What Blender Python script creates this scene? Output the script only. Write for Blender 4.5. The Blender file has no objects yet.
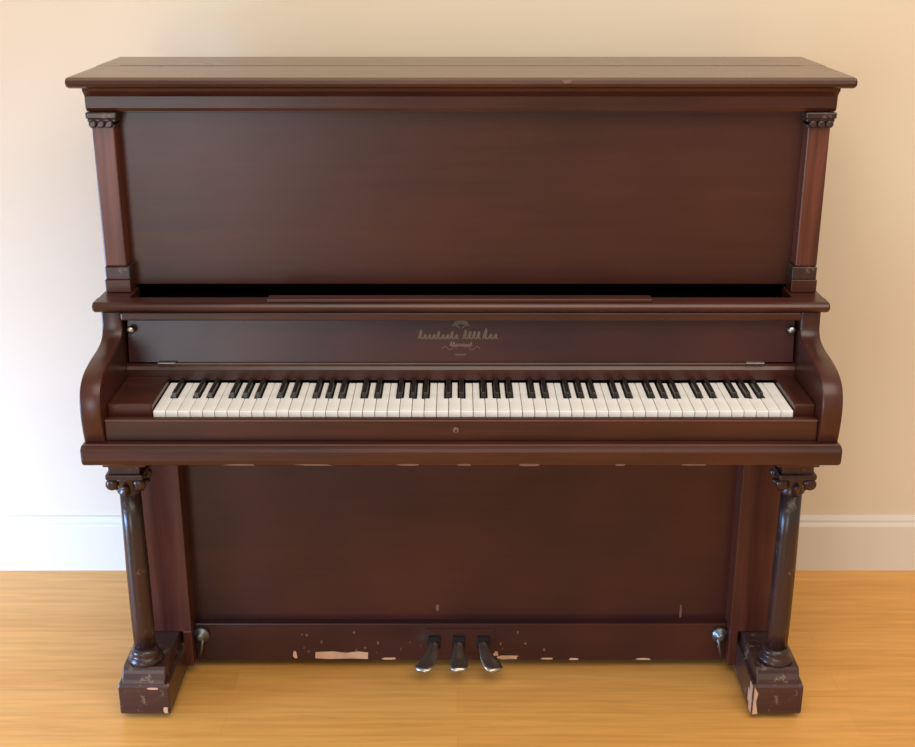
import bpy, bmesh, math, random
from mathutils import Vector, Matrix
random.seed(7)
C = bpy.context.scene.collection
S = bpy.context.scene

# ------------------------------------------------------------------ camera
cam = bpy.data.cameras.new('camera'); co = bpy.data.objects.new('camera', cam); C.objects.link(co)
cam.sensor_width = 36; cam.lens = 36*1250/915
co.location = (0, 0, 1.6)
co.rotation_euler = (math.pi/2 - math.atan(443.5/1250), 0, 0)
S.camera = co

# ------------------------------------------------------------------ view
S.view_settings.view_transform = 'Standard'
S.view_settings.look = 'None'
S.view_settings.gamma = 1
S.view_settings.use_curve_mapping = False
S.view_settings.exposure = 0.0

# ------------------------------------------------------------------ world and lights
w = bpy.data.worlds.new('world'); S.world = w; w.use_nodes = True
bg = w.node_tree.nodes['Background']
bg.inputs[0].default_value = (1.0, 0.85, 0.68, 1); bg.inputs[1].default_value = 0.56

def area(name, loc, target, sx, sy, power, color):
    l = bpy.data.lights.new(name, 'AREA'); l.shape = 'RECTANGLE'; l.size = sx; l.size_y = sy
    l.energy = power; l.color = color
    o = bpy.data.objects.new(name, l); C.objects.link(o); o.location = loc
    d = Vector(target) - Vector(loc)
    o.rotation_euler = d.to_track_quat('-Z', 'Y').to_euler()
    return o
area('window_daylight', (-2.9, 1.55, 0.42), (-1.2, 2.95, -0.55), 1.0, 0.6, 58, (0.30, 0.55, 1.0)).data.spread = math.radians(108)
area('panel_sheen_fill', (-1.8, -2.3, 1.0), (-0.3, 2.5, 0.6), 1.3, 2.0, 46, (0.80, 0.90, 1.0))  # added fill light behind the camera, gives the upper panel its sheen
area('ceiling_bounce', (0.5, 0.5, 3.1), (0.3, 2.0, 0.0), 3.0, 2.4, 84, (1.0, 0.90, 0.77))

# ------------------------------------------------------------------ node helpers
def mat(name):
    m = bpy.data.materials.new(name); m.use_nodes = True
    nt = m.node_tree
    return m, nt, nt.nodes['Principled BSDF']
def N(nt, t, **k):
    n = nt.nodes.new(t)
    for a, v in k.items(): setattr(n, a, v)
    return n
def L(nt, a, b): nt.links.new(a, b)
def ramp(nt, stops):
    r = N(nt, 'ShaderNodeValToRGB'); e = r.color_ramp.elements
    while len(e) < len(stops): e.new(0.5)
    for i, (p, c) in enumerate(stops): e[i].position = p; e[i].color = tuple(c) + (1,)
    return r
def mix(nt, fac, a, b, mode='MIX'):
    n = N(nt, 'ShaderNodeMix', data_type='RGBA', blend_type=mode)
    for s, v in ((n.inputs[0], fac), (n.inputs[6], a), (n.inputs[7], b)):
        if hasattr(v, 'links'): L(nt, v, s)
        elif isinstance(v, tuple): s.default_value = v + (1,)
        else: s.default_value = v
    return n.outputs[2]
def coords(nt, scale, kind='Object', rot=(0, 0, 0)):
    t = N(nt, 'ShaderNodeTexCoord'); m = N(nt, 'ShaderNodeMapping')
    m.inputs['Scale'].default_value = scale; m.inputs['Rotation'].default_value = rot
    L(nt, t.outputs[kind], m.inputs[0]); return m.outputs[0]
def noise(nt, vec, scale, detail=4, rough=0.55, dist=0):
    n = N(nt, 'ShaderNodeTexNoise'); n.inputs['Scale'].default_value = scale
    n.inputs['Detail'].default_value = detail; n.inputs['Roughness'].default_value = rough
    n.inputs['Distortion'].default_value = dist
    L(nt, vec, n.inputs['Vector']); return n.outputs['Fac']

def wood(name, dark, light, grain='x', rough=0.3, wear=0.0, red=(0.085, 0.019, 0.010), redamt=0.5, tilt=0.0):
    m, nt, b = mat(name)
    sc = {'x': (0.9, 14, 14), 'z': (14, 14, 0.9), 'y': (14, 0.9, 14)}[grain]
    v = coords(nt, sc, rot=(0, tilt, 0))
    g = noise(nt, v, 3.0, 8, 0.65, 0.6)
    r = ramp(nt, [(0.32, dark), (0.68, light)]); L(nt, g, r.inputs[0])
    v2 = coords(nt, (1.6, 1.6, 1.6)); n2 = noise(nt, v2, 1.7, 2, 0.5)
    r2 = ramp(nt, [(0.40, (0, 0, 0)), (0.68, (redamt,)*3)]); L(nt, n2, r2.inputs[0])
    col = mix(nt, r2.outputs[0], r.outputs[0], red)
    if wear:
        v3 = coords(nt, (1, 1, 1)); n3 = noise(nt, v3, 32, 6, 0.7)
        r3 = ramp(nt, [(0.62 - wear*0.1, (0, 0, 0)), (0.70 - wear*0.1, (wear,)*3)]); L(nt, n3, r3.inputs[0])
        col = mix(nt, r3.outputs[0], col, (0.34, 0.24, 0.17))
    L(nt, col, b.inputs['Base Color'])
    rr = noise(nt, v2, 9, 3); r4 = ramp(nt, [(0.2, (rough*0.96,)*3), (0.8, (rough*1.06,)*3)])
    L(nt, rr, r4.inputs[0]); L(nt, r4.outputs[0], b.inputs['Roughness'])
    b.inputs['Specular IOR Level'].default_value = 0.40
    b.inputs['Coat Weight'].default_value = 0.15; b.inputs['Coat Roughness'].default_value = 0.25
    bp = N(nt, 'ShaderNodeBump'); bp.inputs['Strength'].default_value = 0.05; bp.inputs['Distance'].default_value = 0.002
    L(nt, g, bp.inputs['Height']); L(nt, bp.outputs[0], b.inputs['Normal'])
    return m
def plain(name, col, rough=0.5, metal=0.0):
    m, nt, b = mat(name)
    v = coords(nt, (1, 1, 1)); n = noise(nt, v, 25, 4)
    r = ramp(nt, [(0.3, tuple(c*0.86 for c in col)), (0.7, tuple(min(1, c*1.1) for c in col))])
    L(nt, n, r.inputs[0]); L(nt, r.outputs[0], b.inputs['Base Color'])
    b.inputs['Roughness'].default_value = rough; b.inputs['Metallic'].default_value = metal
    return m

D, Li = (0.024, 0.0072, 0.0050), (0.056, 0.017, 0.0112)
M_h = wood('mahogany_lengthwise_grain', D, Li, 'x')
M_panel = wood('mahogany_panel_veneer', (0.032, 0.0082, 0.0046), (0.050, 0.0128, 0.0070), 'x', 0.34, redamt=0.35)
M_low = wood('mahogany_low_painted_cool_sheen', (0.019, 0.0042, 0.0066), (0.034, 0.0074, 0.0108), 'x', 0.33, redamt=0.5)  # purple cast puts reflected bluish light into the base colour
M_v = wood('mahogany_upright_grain', (0.042, 0.012, 0.008), (0.10, 0.030, 0.019), 'z', 0.33, redamt=0.3)
M_vt = wood('mahogany_slanting_grain', (0.034, 0.0095, 0.006), (0.16, 0.048, 0.030), 'z', 0.33, redamt=0.4, tilt=0.10)
M_side = wood('mahogany_side', D, Li, 'y', 0.33)
M_col = wood('worn_dark_column_wood', (0.012, 0.009, 0.010), (0.040, 0.026, 0.025), 'z', 0.28, 0.35, redamt=0.35)
M_toe = wood('scuffed_toe_wood', (0.024, 0.013, 0.012), (0.060, 0.032, 0.029), 'x', 0.38, 0.55, redamt=0.3)
M_lid = wood('mahogany_lid_painted_sheen', (0.110, 0.066, 0.042), (0.140, 0.084, 0.054), 'x', 0.28, redamt=0.0)  # paler than the case: grazing wall reflection painted into the colour
M_pale = plain('bare_pale_wood', (0.58, 0.36, 0.24), 0.7)
M_ivory = plain('ivory_key_top', (0.93, 0.925, 0.91), 0.28)
M_ebony = plain('ebony_key', (0.012, 0.010, 0.009), 0.28)
M_dark = plain('dark_cavity_shade', (0.006, 0.003, 0.002), 0.95)  # near-black puts the shade inside the case into the colour
M_nickel = plain('dull_nickel', (0.42, 0.39, 0.36), 0.34, 1.0)
M_pedal = plain('tarnished_pedal_metal', (0.50, 0.45, 0.38), 0.30, 1.0)
M_steel = plain('bluish_dull_steel', (0.20, 0.21, 0.22), 0.38, 0.9)
M_gold = plain('faded_gilt_decal', (0.115, 0.078, 0.050), 0.55)
M_worn_glint = plain('worn_wood_painted_highlight', (0.16, 0.085, 0.06), 0.6)  # tone of worn marks, also used for painted highlight lines

# ------------------------------------------------------------------ mesh helpers
class MB:
    def __init__(s): s.bm = bmesh.new(); s.mi = 0
    def _add(s, b):
        for f in b.faces: f.material_index = s.mi
        me = bpy.data.meshes.new('t'); b.to_mesh(me); b.free(); s.bm.from_mesh(me); bpy.data.meshes.remove(me)
        return s
    def box(s, x0, x1, y0, y1, z0, z1, bev=0.0, seg=2):
        b = bmesh.new(); bmesh.ops.create_cube(b, size=1)
        for v in b.verts:
            v.co = Vector(((x0+x1)/2 + v.co.x*(x1-x0), (y0+y1)/2 + v.co.y*(y1-y0), (z0+z1)/2 + v.co.z*(z1-z0)))
        if bev: bmesh.ops.bevel(b, geom=b.edges[:], offset=bev, segments=seg, affect='EDGES', profile=0.5)
        return s._add(b)
    def prism_x(s, prof, x0, x1, bev=0.0):           # prof = (y,z) outline, extruded along x
        b = bmesh.new()
        a = [b.verts.new((x0, y, z)) for y, z in prof]; c = [b.verts.new((x1, y, z)) for y, z in prof]
        n = len(prof)
        fa = b.faces.new(a); fc = b.faces.new(c[::-1])
        for i in range(n): b.faces.new((a[i], c[i], c[(i+1) % n], a[(i+1) % n]))
        bmesh.ops.recalc_face_normals(b, faces=b.faces[:])
        if bev:
            ed = list({e for f in (fa, fc) for e in f.edges})
            bmesh.ops.bevel(b, geom=ed, offset=bev, segments=2, affect='EDGES', profile=0.5)
        return s._add(b)
    def prism_z(s, pts, z0, z1, bev=0.0):
        b = bmesh.new()
        a = [b.verts.new((x, y, z0)) for x, y in pts]; c = [b.verts.new((x, y, z1)) for x, y in pts]
        n = len(pts)
        b.faces.new(a); b.faces.new(c[::-1])
        for i in range(n): b.faces.new((a[i], c[i], c[(i+1) % n], a[(i+1) % n]))
        bmesh.ops.recalc_face_normals(b, faces=b.faces[:])
        if bev: bmesh.ops.bevel(b, geom=b.edges[:], offset=bev, segments=2, affect='EDGES', profile=0.5)
        return s._add(b)
    def lathe(s, prof, cx, cy, seg=32, axis='z', flute=0.0, cz=0.0):   # prof = (r, h)
        b = bmesh.new(); rings = []
        for r, h in prof:
            ring = []
            for k in range(seg):
                a = 2*math.pi*k/seg
                rr = r*(1 - (flute if k % 2 else 0))
                p = (rr*math.cos(a), rr*math.sin(a), h)
                if axis == 'z': p = (cx+p[0], cy+p[1], cz+p[2])
                elif axis == 'y': p = (cx+p[0], cy+p[2], cz+p[1])
                else: p = (cx+p[2], cy+p[0], cz+p[1])
                ring.append(b.verts.new(p))
            rings.append(ring)
        for i in range(len(rings)-1):
            for k in range(seg):
                b.faces.new((rings[i][k], rings[i][(k+1) % seg], rings[i+1][(k+1) % seg], rings[i+1][k]))
        b.faces.new(rings[0][::-1]); b.faces.new(rings[-1])
        bmesh.ops.recalc_face_normals(b, faces=b.faces[:])
        for f in b.faces: f.smooth = len(f.verts) == 4
        return s._add(b)
    def tube(s, pts, radii, seg=12, flat=1.0):
        b = bmesh.new(); rings = []
        for i, p in enumerate(pts):
            p = Vector(p)
            d = (Vector(pts[min(i+1, len(pts)-1)]) - Vector(pts[max(i-1, 0)])).normalized()
            u = d.cross(Vector((0, 0, 1)))
            u = Vector((1, 0, 0)) if u.length < 1e-4 else u.normalized()
            v = d.cross(u).normalized()
            rx, rz = radii[i] if isinstance(radii[i], tuple) else (radii[i], radii[i]*flat)
            rings.append([b.verts.new(p + u*rx*math.cos(2*math.pi*k/seg) + v*rz*math.sin(2*math.pi*k/seg)) for k in range(seg)])
        for i in range(len(rings)-1):
            for k in range(seg):
                b.faces.new((rings[i][k], rings[i][(k+1) % seg], rings[i+1][(k+1) % seg], rings[i+1][k]))
        b.faces.new(rings[0][::-1]); b.faces.new(rings[-1])
        bmesh.ops.recalc_face_normals(b, faces=b.faces[:])
        for f in b.faces: f.smooth = True
        return s._add(b)
    def sheet(s, pts):                                # a small flat patch (chip), 3-D outline, 0.8 mm thick towards -y
        b = bmesh.new()
        f = b.faces.new([b.verts.new(p) for p in pts])
        r = bmesh.ops.extrude_face_region(b, geom=[f])
        for v in r['geom']:
            if isinstance(v, bmesh.types.BMVert): v.co.y -= 0.0008
        bmesh.ops.recalc_face_normals(b, faces=b.faces[:])
        return s._add(b)
    def chip(s, cx, y, cz, wx, wz, mi=1, n=9):        # ragged flake of missing finish
        old = s.mi; s.mi = mi
        pts = []
        for k in range(n):
            a = 2*math.pi*k/n
            r = random.uniform(0.72, 1.1)
            ca, sa = math.cos(a), math.sin(a)
            m = max(abs(ca), abs(sa))
            pts.append((cx + wx/2*ca/m*r, y, cz + wz/2*sa/m*min(1.0, r)))
        s.sheet(pts); s.mi = old; return s
    def ribbon(s, pts, width, y):
        b = bmesh.new(); prev = None
        for i, p in enumerate(pts):
            q0 = Vector(pts[max(i-1, 0)]); q1 = Vector(pts[min(i+1, len(pts)-1)])
            d = (q1-q0).normalized(); n = Vector((-d.y, d.x))*width/2
            yy = y(p[1]) if callable(y) else y
            a = b.verts.new((p[0]+n.x, yy, p[1]+n.y)); c = b.verts.new((p[0]-n.x, yy, p[1]-n.y))
            if prev: b.faces.new((prev[0], prev[1], c, a))
            prev = (a, c)
        return s._add(b)
    def build(s, name, mats, parent=None, kind=None, label=None):
        mats = mats if isinstance(mats, (list, tuple)) else [mats]
        lo = Vector([min(v.co[i] for v in s.bm.verts) for i in range(3)])
        hi = Vector([max(v.co[i] for v in s.bm.verts) for i in range(3)])
        c = (lo+hi)/2
        for v in s.bm.verts: v.co -= c
        me = bpy.data.meshes.new(name); s.bm.to_mesh(me); s.bm.free()
        for m in mats: me.materials.append(m)
        o = bpy.data.objects.new(name, me); C.objects.link(o)
        wl = c + OFF if parent is not None else c
        if parent is not None:
            o.parent = parent
            base = Vector((0, 0, 0)); q = parent
            while q is not None: base += q.location; q = q.parent
            o.location = wl - base
        else: o.location = wl
        if kind: o['kind'] = kind
        if label: o['label'] = label
        return o
OFF = Vector((0.007, 0, 0))           # the piano's centre line

# ------------------------------------------------------------------ the room
def floor_mat():
    m, nt, b = mat('honey_oak_strip_floor')
    v = coords(nt, (1, 1, 1))
    br = N(nt, 'ShaderNodeTexBrick'); L(nt, v, br.inputs['Vector'])
    br.offset = 0.37; br.inputs['Scale'].default_value = 1
    br.inputs['Brick Width'].default_value = 1.35; br.inputs['Row Height'].default_value = 0.083
    br.inputs['Mortar Size'].default_value = 0.0009; br.inputs['Mortar Smooth'].default_value = 0.6
    br.inputs['Color1'].default_value = (0.82, 0.43, 0.115, 1); br.inputs['Color2'].default_value = (0.74, 0.365, 0.085, 1)
    br.inputs['Mortar'].default_value = (0.68, 0.34, 0.09, 1)
    g = noise(nt, coords(nt, (1.0, 16, 1)), 4, 6, 0.6, 0.4)
    r = ramp(nt, [(0.3, (0.84, 0.80, 0.74)), (0.7, (1.06, 1.06, 1.06))]); L(nt, g, r.inputs[0])
    col = mix(nt, 1.0, br.outputs['Color'], r.outputs[0], 'MULTIPLY')
    L(nt, col, b.inputs['Base Color'])
    b.inputs['Roughness'].default_value = 0.34
    return m
def paint(name, col, rough=0.6):
    m, nt, b = mat(name)
    n = noise(nt, coords(nt, (1, 1, 1)), 3, 3)
    r = ramp(nt, [(0.3, tuple(c*0.985 for c in col)), (0.7, col)]); L(nt, n, r.inputs[0])
    L(nt, r.outputs[0], b.inputs['Base Color']); b.inputs['Roughness'].default_value = rough
    n2 = noise(nt, coords(nt, (1, 1, 1)), 260, 2); bp = N(nt, 'ShaderNodeBump')
    bp.inputs['Strength'].default_value = 0.04; bp.inputs['Distance'].default_value = 0.001
    L(nt, n2, bp.inputs['Height']); L(nt, bp.outputs[0], b.inputs['Normal'])
    return m
M_wall = paint('warm_cream_wall_paint', (0.76, 0.655, 0.52), 0.75)
M_base = paint('white_gloss_trim_paint', (0.76, 0.71, 0.64), 0.4)
MB().box(-4.5, 4.5, -2.5, 2.97, -0.05, 0).build('floor', floor_mat(), kind='structure')
MB().box(-4.5, 4.5, 2.966, 3.06, 0, 3.0).build('wall_back', M_wall, kind='structure')
m = MB()
m.prism_x([(2.966, 0), (2.948, 0), (2.948, 0.128), (2.951, 0.134), (2.955, 0.137), (2.955, 0.144), (2.959, 0.152), (2.966, 0.154)], -4.5, 4.5)
m.build('baseboard_back', M_base, kind='structure')

# ------------------------------------------------------------------ the piano
P = bpy.data.objects.new('upright_piano', None); C.objects.link(P); P.location = (0.007, 2.5, 0)
P['label'] = 'dark mahogany upright piano with open keyboard and column legs on oak floor'
P['category'] = 'piano'
ZT = 1.337
# lid: front flap, rear board, piano hinge
def nose(y, z0, z1, back):   # rounded front edge
    h = z1 - z0
    return [(back, z0), (y+0.010, z0), (y+0.003, z0+h*0.18), (y, z0+h*0.45), (y+0.0015, z0+h*0.75), (y+0.007, z1-0.001), (y+0.013, z1), (back, z1)]
m = MB(); m.prism_x(nose(2.412, ZT-0.021, ZT, 2.6335), -0.752, 0.752, 0.006)
m.mi = 1; m.sheet([(0.188, 2.4135, ZT-0.0035), (0.212, 2.4135, ZT-0.0035), (0.206, 2.4128, ZT-0.009), (0.197, 2.4128, ZT-0.011)])
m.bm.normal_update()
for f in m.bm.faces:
    if f.material_index == 0 and f.normal.z < 0.35: f.material_index = 2  # painted sheen on the top only; edge and underside plain mahogany
m.build('lid_flap', [M_lid, M_worn_glint, M_h], P)
MB().box(-0.752, 0.752, 2.6345, 2.828, ZT-0.021, ZT, 0.003).build('lid_rear', M_lid, P)
m = MB(); m.lathe([(0.0016, -0.70), (0.0016, 0.70)], 0, 2.634, 10, 'x', cz=ZT-0.0008); m.build('lid_hinge', M_lid, P)
# cornice and frieze
m = MB()
m.prism_x([(2.50, 1.316), (2.432, 1.316), (2.434, 1.309), (2.441, 1.303), (2.446, 1.298), (2.447, 1.276), (2.451, 1.269), (2.50, 1.268)], -0.726, 0.726, 0.002)
m.build('frieze_rail', M_h, P)
# case sides and back
for sx in (-1, 1):
    m = MB(); x = sorted((sx*0.690, sx*0.720))
    m.prism_x([(2.47, 0.03), (2.815, 0.03), (2.815, 1.316), (2.50, 1.316), (2.47, 1.25)], x[0], x[1], 0.002)
    m.build('side_panel', M_side, P)
MB().box(-0.69, 0.69, 2.79, 2.812, 0.04, 1.315).build('back_board', M_dark, P)
MB().box(-0.69, 0.69, 2.60, 2.785, 0.04, 0.075).build('bottom_board', M_low, P)
# upper panel
m = MB(); m.box(-0.690, 0.690, 2.486, 2.506, 0.913, 1.269, 0.0015)
m.build('upper_panel', M_panel, P)
m = MB()
m.box(-0.668, 0.668, 2.481, 2.487, 1.262, 1.268, 0.001)
m.build('panel_moulding', M_h, P)
# upper pilasters
for sx in (-1, 1):
    X = lambda a, b: sorted((sx*a, sx*b))
    m = MB(); a, b = X(0.674, 0.718)
    m.box(a, b, 2.449, 2.486, 0.960, 1.244, 0.003)
    pl = m.build('pilaster', M_vt, P)
    m = MB(); a, b = X(0.667, 0.726)
    m.box(a, b, 2.441, 2.486, 1.256, 1.268, 0.002)
    a, b = X(0.669, 0.724); m.box(a, b, 2.445, 2.486, 1.249, 1.256, 0.002)
    for k in range(3):
        cx = sx*(0.681 + k*0.016)
        m.lathe([(0.0045, -0.004), (0.0075, -0.002), (0.0075, 0.002), (0.0045, 0.004)], cx, 2.441, 12, 'y', cz=1.246)
    a, b = X(0.672, 0.720); m.box(a, b, 2.446, 2.486, 1.238, 1.244, 0.0015)
    m.build('pilaster_capital', M_col, P)
    m = MB(); a, b = X(0.668, 0.718)
    m.box(a, b, 2.445, 2.486, 0.934, 0.960, 0.002)
    m.build('pilaster_plinth', M_col, P)
    m = MB(); a, b = X(0.668, 0.720)
    m.box(a, b, 2.443, 2.486, 0.907, 0.934, 0.002)
    m.build('pilaster_base', M_h, P)
# shelf above the keyboard, with its raised music ledge
m = MB()
m.prism_x([(2.408, 0.885), (2.378, 0.885), (2.371, 0.888), (2.366, 0.893), (2.365, 0.899), (2.368, 0.904), (2.374, 0.907), (2.408, 0.907)], -0.729, 0.729, 0.004)
for sx in (-1, 1):
    a, b = sorted((sx*0.664, sx*0.726)); m.box(a, b, 2.404, 2.492, 0.885, 0.9065, 0.002)
m.build('shelf', M_h, P)
MB().box(-0.383, 0.378, 2.372, 2.400, 0.9065, 0.9145, 0.002).build('music_ledge', M_h, P)
MB().box(-0.664, 0.664, 2.412, 2.60, 0.855, 0.862).build('action_cover', M_dark, P)  # closes the gap behind the shelf, its shade painted near black
MB().box(-0.676, 0.676, 2.375, 2.392, 0.868, 0.885, 0.003).build('shelf_moulding', M_h, P)
# fallboard (folded up) with lower strip
FB0, FB1 = (2.392, 0.776), (2.408, 0.884)
fy = lambda z: FB0[0] + (z-FB0[1])*(FB1[0]-FB0[0])/(FB1[1]-FB0[1])
m = MB()
m.prism_x([(FB0[0], FB0[1]), (FB1[0], FB1[1]), (FB1[0]+0.014, FB1[1]), (FB0[0]+0.014, FB0[1])], -0.672, 0.672, 0.001)
fb = m.build('fallboard', M_low, P)
# gilt maker's mark: scroll, script line, small line and crest
g = MB(); Y = lambda z: fy(z) - 0.0006
cx = 0.0
for sgn in (-1, 1):
    g.ribbon([(cx + sgn*(0.002+0.016*math.sin(t*0.21)), 0.845+0.0125*t/14+0.003*math.sin(t*0.5)) for t in range(15)], 0.0024, Y)
    g.ribbon([(cx + sgn*0.014*math.cos(t*0.28), 0.853 + 0.007*math.sin(t*0.28)) for t in range(12)], 0.0020, Y)
    g.ribbon([(cx + sgn*(0.008+0.03*t/14), 0.8045+0.0035*math.sin(t*0.7)) for t in range(15)], 0.0014, Y)
g.ribbon([(cx-0.010+0.020*t/10, 0.863+0.003*math.sin(math.pi*t/10)) for t in range(11)], 0.003, Y)
def script(x0, x1, z, h, seed, wd):                 # a run of joined, rounded, unreadable pen strokes
    rnd = random.Random(seed); x = x0; lw = h*0.62; tall = True
    while x < x1 - lw*0.5:
        a = h*(1.25 if tall else rnd.choice((0.55, 0.6, 0.6, 1.05)))
        g.ribbon([(x + lw*0.30 - lw*0.30*math.cos(t*math.pi/7), z + a*(0.5 - 0.5*math.cos(t*math.pi/7)) * (1 if t < 7 else 1)) for t in range(8)], wd, Y)
        g.ribbon([(x + lw*0.62 + lw*0.10*math.sin(t*0.8), z + a*(1 - t/7)) for t in range(8)], wd*1.25, Y)
        g.ribbon([(x + lw*0.62 + lw*0.4*t/5, z + 0.0012*math.sin(t*0.9)) for t in range(6)], wd*0.7, Y)
        x += lw; tall = False
script(-0.086, -0.002, 0.8235, 0.0145, 3, 0.0026)
script(0.004, 0.036, 0.8235, 0.0145, 11, 0.0026)
script(0.044, 0.074, 0.8235, 0.0165, 5, 0.0027)
script(-0.022, 0.024, 0.8085, 0.008, 9, 0.0020)
g.ribbon([(cx-0.014+0.028*t/10, 0.8555-0.002*math.cos(math.pi*t/5)) for t in range(11)], 0.009, Y)
g.ribbon([(-0.012+0.002*t, 0.7915) for t in range(12)], 0.0032, Y)
g.build('gilt_lettering', M_gold, fb, label='faded gilt maker mark in illegible script under a small crest')
m = MB()
m.prism_x([(2.384, 0.740), (2.384, 0.762), (2.388, 0.768), (2.388, 0.773), (2.41, 0.773), (2.41, 0.740)], -0.676, 0.676, 0.001)
m.mi = 1; m.box(-0.60, 0.60, 2.3845, 2.389, 0.7735, 0.7757)  # pale line paints the reflection along the fallboard's bottom edge
m.build('name_rail', [M_h, M_worn_glint], P)
for sx in (-1, 1):
    m = MB(); m.lathe([(0.004, 0.0), (0.004, -0.008), (0.0075, -0.011), (0.0085, -0.016), (0.006, -0.020), (0.001, -0.0212)], sx*0.662, fy(0.845)+0.001, 18, 'y', cz=0.845)
    m.build('fallboard_knob', M_nickel, fb, label='small silvery knob')
    m = MB(); m.box(*sorted((sx*0.575, sx*0.612)), 2.380, 2.392, 0.7755, 0.7785, 0.001); m.build('fallboard_hinge', M_nickel, fb)
# cheeks (curved arms)
def smooth(pts, n=5):                                  # Catmull-Rom through the outline points
    out = []
    for i in range(len(pts)-1):
        p0, p1, p2, p3 = pts[max(i-1, 0)], pts[i], pts[i+1], pts[min(i+2, len(pts)-1)]
        for k in range(n):
            t = k/n
            out.append(tuple(0.5*(2*p1[a] + (p2[a]-p0[a])*t + (2*p0[a]-5*p1[a]+4*p2[a]-p3[a])*t*t + (3*p1[a]-p0[a]-3*p2[a]+p3[a])*t**3) for a in (0, 1)))
    return out + [pts[-1]]
prof = smooth([(2.192, 0.684), (2.187, 0.705), (2.183, 0.738), (2.186, 0.768), (2.200, 0.794), (2.230, 0.811), (2.280, 0.820), (2.326, 0.8245), (2.360, 0.833), (2.376, 0.850), (2.379, 0.886)]) + [(2.47, 0.886), (2.47, 0.684)]
for sx in (-1, 1):
    m = MB(); a, b = sorted((sx*0.676, sx*0.715)); m.prism_x(prof, a, b, 0.003)
    for f in m.bm.faces: f.smooth = len(f.verts) == 4 and abs(f.normal.x) < 0.3
    m.build('cheek', M_side, P)
# key bed, key slip, key blocks
m = MB()
m.prism_x([(2.50, 0.643), (2.176, 0.643), (2.169, 0.647), (2.166, 0.656), (2.166, 0.674), (2.169, 0.680), (2.176, 0.684), (2.50, 0.684)], -0.718, 0.718, 0.004)
for x, wx, h in ((-0.10, 0.05, .003), (-0.28, 0.07, .0025), (0.005, 0.028, .003), (0.128, 0.040, .005), (0.30, 0.02, .003), (-0.42, 0.06, .0025), (0.44, 0.05, .0022)):
    m.chip(x, 2.1690, 0.6475, wx, h*1.4)
m.mi = 1; m.box(-0.712, 0.712, 2.1760, 2.1785, 0.6838, 0.6850, 0.0004); m.build('key_bed', [M_h, M_worn_glint], P)  # pale strip paints the specular highlight on the bed's top edge
for sx in (-1, 1):
    m = MB(); m.box(*sorted((sx*0.600, sx*0.706)), 2.215, 2.46, 0.629, 0.6435, 0.004)
    m.box(*sorted((sx*0.615, sx*0.700)), 2.235, 2.46, 0.612, 0.630, 0.003)
    m.build('leg_bracket', M_h, P)
m = MB(); m.box(-0.676, 0.676, 2.197, 2.213, 0.684, 0.7285, 0.003); m.mi = 1; m.box(-0.675, 0.675, 2.1968, 2.1985, 0.7246, 0.7262, 0.0004); m.build('key_slip', [M_h, M_worn_glint], P)  # thin pale strip imitates the highlight along the slip's upper edge
m = MB(); m.lathe([(0.006, 0.001), (0.006, -0.001), (0.005, -0.0016)], -0.010, 2.1966, 20, 'y', cz=0.7065)
m.mi = 1; m.box(-0.0112, -0.0088, 2.1944, 2.1954, 0.7025, 0.708)
m.build('lock_escutcheon', [M_worn_glint, M_ebony], P)
KX0, KW = -0.5885, 0.02352
KX1 = KX0 + 52*KW
MB().box(-0.676, KX0-0.0015, 2.226, 2.384, 0.684, 0.748, 0.003).build('key_block', M_h, P)
MB().box(KX1+0.0015, 0.676, 2.226, 2.384, 0.684, 0.748, 0.003).build('key_block', M_side, P)
MB().box(KX0, KX1, 2.235, 2.384, 0.690, 0.712).build('key_frame', M_dark, P)
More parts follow.
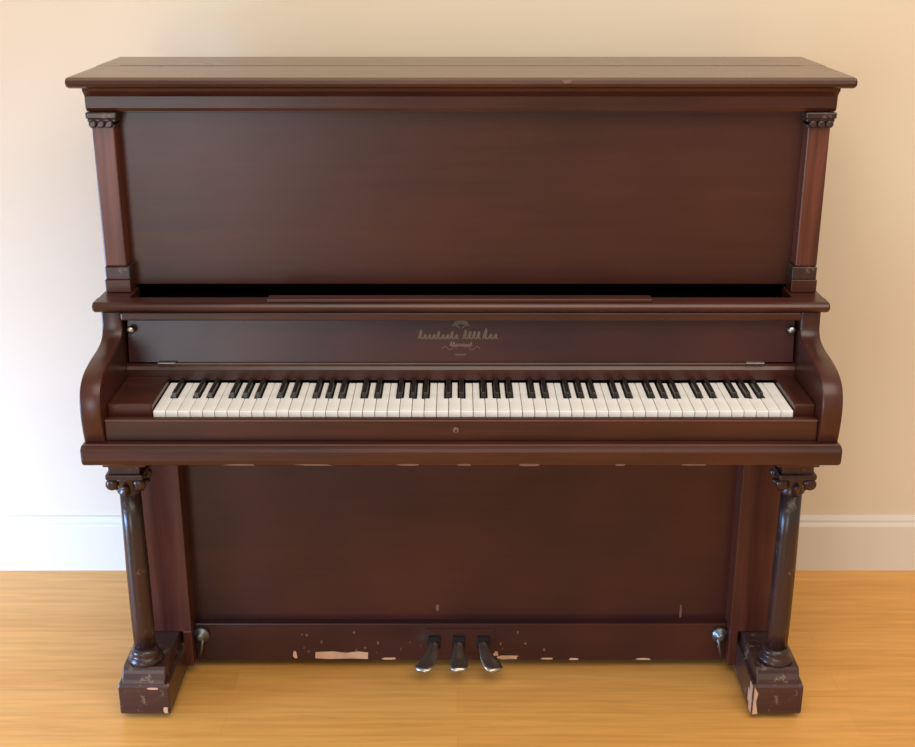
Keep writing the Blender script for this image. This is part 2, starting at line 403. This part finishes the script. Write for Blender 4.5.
# keys: A0 first
names = 'ABCDEFG'
BW = 0.0125
def black_off(nm):   # centre offset from the border right of the white key
    return {'A': 0.0016, 'C': -0.0016, 'D': 0.0016, 'F': -0.0022, 'G': 0.0}[nm]
KY0, KYB, KZ = 2.224, 2.386, 0.735
def white_mesh(cl, cr):
    h = KW/2 - 0.0006; yb = 2.293
    pts = [(-h, KY0), (h, KY0), (h, yb)]
    if cr: pts += [(h-cr, yb), (h-cr, KYB-.004)]
    else: pts += [(h, KYB-.004)]
    if cl: pts += [(-h+cl, KYB-.004), (-h+cl, yb), (-h, yb)]
    else: pts += [(-h, KYB-.004)]
    m = MB(); m.prism_z(pts, KZ-0.020, KZ, 0.0009); return m
protoW, protoB = {}, None
for i in range(52):
    nm = names[i % 7]; pn = names[(i-1) % 7]
    cx = KX0 + KW*(i+0.5)
    hasR = nm in 'ACDFG' and i < 51; hasL = pn in 'ACDFG' and i > 0
    cr = (BW/2 - black_off(nm) + 0.001) if hasR else 0
    cl = (BW/2 + black_off(pn) + 0.001) if hasL else 0
    key = (round(cl, 4), round(cr, 4))
    if key not in protoW:
        o = white_mesh(cl, cr).build('white_key', M_ivory, P)
        protoW[key] = (o, o.location.x)
        o.location.x += cx
    else:
        src, lx = protoW[key]; o = src.copy(); C.objects.link(o); o.parent = P; o.location.x = lx + cx
    o.location.z += random.uniform(-0.0006, 0.0004)
    if hasR:
        bx = KX0 + KW*(i+1) + black_off(nm)
        if protoB is None:
            m = MB(); hw = BW/2 - 0.0008
            b = bmesh.new()
            lo = [(-hw, 2.295), (hw, 2.295), (hw, KYB-.004), (-hw, KYB-.004)]
            hi = [(-hw+.0014, 2.300), (hw-.0014, 2.300), (hw-.0014, KYB-.004), (-hw+.0014, KYB-.004)]
            v0 = [b.verts.new((x, y, KZ-0.012)) for x, y in lo]; v1 = [b.verts.new((x, y, KZ+0.0095)) for x, y in hi]
            b.faces.new(v0[::-1]); b.faces.new(v1)
            for k in range(4): b.faces.new((v0[k], v0[(k+1) % 4], v1[(k+1) % 4], v1[k]))
            bmesh.ops.recalc_face_normals(b, faces=b.faces[:])
            bmesh.ops.bevel(b, geom=b.edges[:], offset=0.0011, segments=2, affect='EDGES', profile=0.5)
            m._add(b); o = m.build('black_key', M_ebony, P); protoB = (o, o.location.x); o.location.x += bx
        else:
            o = protoB[0].copy(); C.objects.link(o); o.parent = P; o.location.x = protoB[1] + bx
# columns
for sx in (-1, 1):
    cx, cy = sx*0.678, 2.335
    m = MB()
    m.lathe([(0.0225, 0.150), (0.0235, 0.22), (0.0235, 0.34), (0.0225, 0.42), (0.0215, 0.515)], cx, cy, 36, flute=0.05)
    col = m.build('column', M_col, P)
    m = MB()
    q = -0.060
    m.lathe([(0.0215, 0.574+q), (0.026, 0.578+q), (0.026, 0.582+q), (0.0225, 0.586+q), (0.028, 0.600+q), (0.035, 0.612+q), (0.036, 0.618+q)], cx, cy, 32)
    m.box(cx-0.038, cx+0.038, cy-0.038, cy+0.038, 0.616+q, 0.628+q, 0.003)
    m.box(cx-0.032, cx+0.032, cy-0.032, cy+0.032, 0.626+q, 0.614, 0.002)
    for a in range(4):                                  # corner volutes and leaves
        ang = math.pi/4 + a*math.pi/2
        vx, vy = cx + 0.039*math.cos(ang), cy + 0.039*math.sin(ang)
        m.lathe([(0.004, -0.006), (0.0125, -0.004), (0.0125, 0.004), (0.004, 0.006)], vx, vy, 16, 'y', cz=0.604+q)
        ang += math.pi/4
        m.tube([(cx+0.022*math.cos(ang), cy+0.022*math.sin(ang), 0.582+q), (cx+0.032*math.cos(ang), cy+0.032*math.sin(ang), 0.598+q), (cx+0.041*math.cos(ang), cy+0.041*math.sin(ang), 0.602+q)], [0.008, 0.007, 0.004], 10)
    m.build('column_capital', M_col, col)
    m = MB()
    m.lathe([(0.034, 0.118), (0.037, 0.122), (0.037, 0.128), (0.030, 0.133), (0.028, 0.138), (0.030, 0.142), (0.029, 0.147), (0.0225, 0.152)], cx, cy, 36)
    m.build('column_base', M_col, col)
    # toe block with sloped, stepped top and a small caster under it
    m = MB(); a, b = sorted((sx*0.622, sx*0.730))
    m.prism_x([(2.286, 0.014), (2.283, 0.020), (2.283, 0.080), (2.287, 0.086), (2.60, 0.086), (2.60, 0.014)], a, b, 0.003)
    a, b = sorted((sx*0.630, sx*0.722))
    m.prism_x([(2.288, 0.084), (2.291, 0.095), (2.298, 0.105), (2.301, 0.112), (2.305, 0.118), (2.60, 0.118), (2.60, 0.084)], a, b, 0.003)
    if sx > 0:
        m.mi = 1
        pts = [(0.625, 2.2832, 0.014), (0.636, 2.2832, 0.016), (0.631, 2.2832, 0.045), (0.634, 2.2832, 0.066), (0.6255, 2.2832, 0.082)]
        m.sheet(pts)
        m.box(0.6212, 0.6222, 2.286, 2.306, 0.016, 0.083, 0.0003)
        m.box(0.6212, 0.6222, 2.306, 2.318, 0.030, 0.060, 0.0003)
    else:
        m.mi = 1; m.chip(-0.632, 2.2832, 0.024, 0.010, 0.016)
        m.chip(-0.656, 2.2835, 0.078, 0.030, 0.006)
    toe = m.build('toe_block', [M_toe, M_pale], P)
    for cyy in (2.325, 2.56):
        m = MB(); m.lathe([(0.005, -0.010), (0.0125, -0.009), (0.0125, 0.009), (0.005, 0.010)], sx*0.660, cyy, 20, 'x', cz=0.0125)
        m.box(sx*0.660-0.014, sx*0.660+0.014, cyy-0.010, cyy+0.010, 0.0135, 0.0165)
        m.build('caster', M_steel, toe)
    # front stile beside the lower panel
    m = MB(); a, b = sorted((sx*0.603, sx*0.700))
    m.box(a, b, 2.446, 2.472, 0.118, 0.644, 0.002)
    m.box(*sorted((sx*0.603, sx*0.6225)), 2.446, 2.472, 0.030, 0.119, 0.002)
    m.box(*sorted((sx*0.603, sx*0.630)), 2.470, 2.545, 0.030, 0.644, 0.001)
    m.build('stile', M_v, P)
    # round catch at the foot of the panel
    cx = sx*0.588
    m = MB(); m.lathe([(0.018, 0.0), (0.020, -0.004), (0.018, -0.010), (0.010, -0.013), (0.009, -0.018), (0.004, -0.020)], cx, 2.476, 24, 'y', cz=0.095)
    m.tube([(cx-sx*0.004, 2.464, 0.097), (cx-sx*0.003, 2.462, 0.072), (cx+sx*0.004, 2.464, 0.045)], [0.005, 0.004, 0.003], 10)
    m.build('panel_catch', M_steel, P, label='round dull metal catch')
# lower panel and bottom rail
m = MB(); m.box(-0.612, 0.612, 2.497, 2.520, 0.09, 0.642, 0.001)
m.chip(0.500, 2.497, 0.140, 0.006, 0.036, 1); m.chip(-0.053, 2.497, 0.150, 0.007, 0.018, 1)
m.build('lower_panel', [M_low, M_worn_glint], P)
m = MB(); m.box(-0.603, 0.603, 2.476, 2.499, 0.026, 0.121, 0.002)
yy = 2.4762
m.sheet([(-0.332, yy, 0.031), (-0.30, yy, 0.029), (-0.25, yy, 0.0305), (-0.212, yy, 0.029), (-0.211, yy, 0.046), (-0.235, yy, 0.049), (-0.262, yy, 0.045), (-0.29, yy, 0.049), (-0.331, yy, 0.047)]) if not setattr(m, 'mi', 1) else 0; m.mi = 0; m.chip(-0.378, yy, 0.040, 0.010, 0.020); m.chip(-0.165, yy, 0.030, 0.032, 0.006)
m.chip(0.108, yy, 0.033, 0.048, 0.010); m.chip(0.080, yy, 0.044, 0.012, 0.014)
m.chip(0.195, yy, 0.030, 0.028, 0.005); m.chip(0.258, yy, 0.029, 0.022, 0.005); m.chip(0.418, yy, 0.029, 0.032, 0.005)
for k in range(26):
    x = random.uniform(-0.40, 0.20); m.chip(x, yy, random.uniform(0.045, 0.100), random.uniform(0.002, 0.007), random.uniform(0.002, 0.010), mi=2, n=6)
m.build('bottom_rail', [M_low, M_pale, M_worn_glint], P)
m = MB(); m.box(-0.078, 0.078, 2.474, 2.4765, 0.045, 0.108, 0.001); m.build('pedal_plate', M_low, P)
# pedals
for k in (-1, 0, 1):
    x = k*0.0555 - 0.004
    m = MB()
    fx = x + k*0.022
    m.tube([(x, 2.50, 0.074), (x, 2.48, 0.074), (x, 2.464, 0.073), (x+k*0.002, 2.450, 0.067), (x+k*0.008, 2.435, 0.058), (fx-k*0.004, 2.418, 0.051), (fx+k*0.004, 2.404, 0.048), (fx+k*0.007, 2.397, 0.047)],
           [(0.007, 0.006), (0.009, 0.007), (0.011, 0.008), (0.013, 0.008), (0.017, 0.007), (0.021, 0.0065), (0.019, 0.006), (0.010, 0.003)], 16)
    m.build('pedal', M_pedal, P)
    m = MB(); m.box(x-0.014, x+0.014, 2.468, 2.4745, 0.060, 0.090, 0.002); m.build('pedal_guide', M_dark, P)
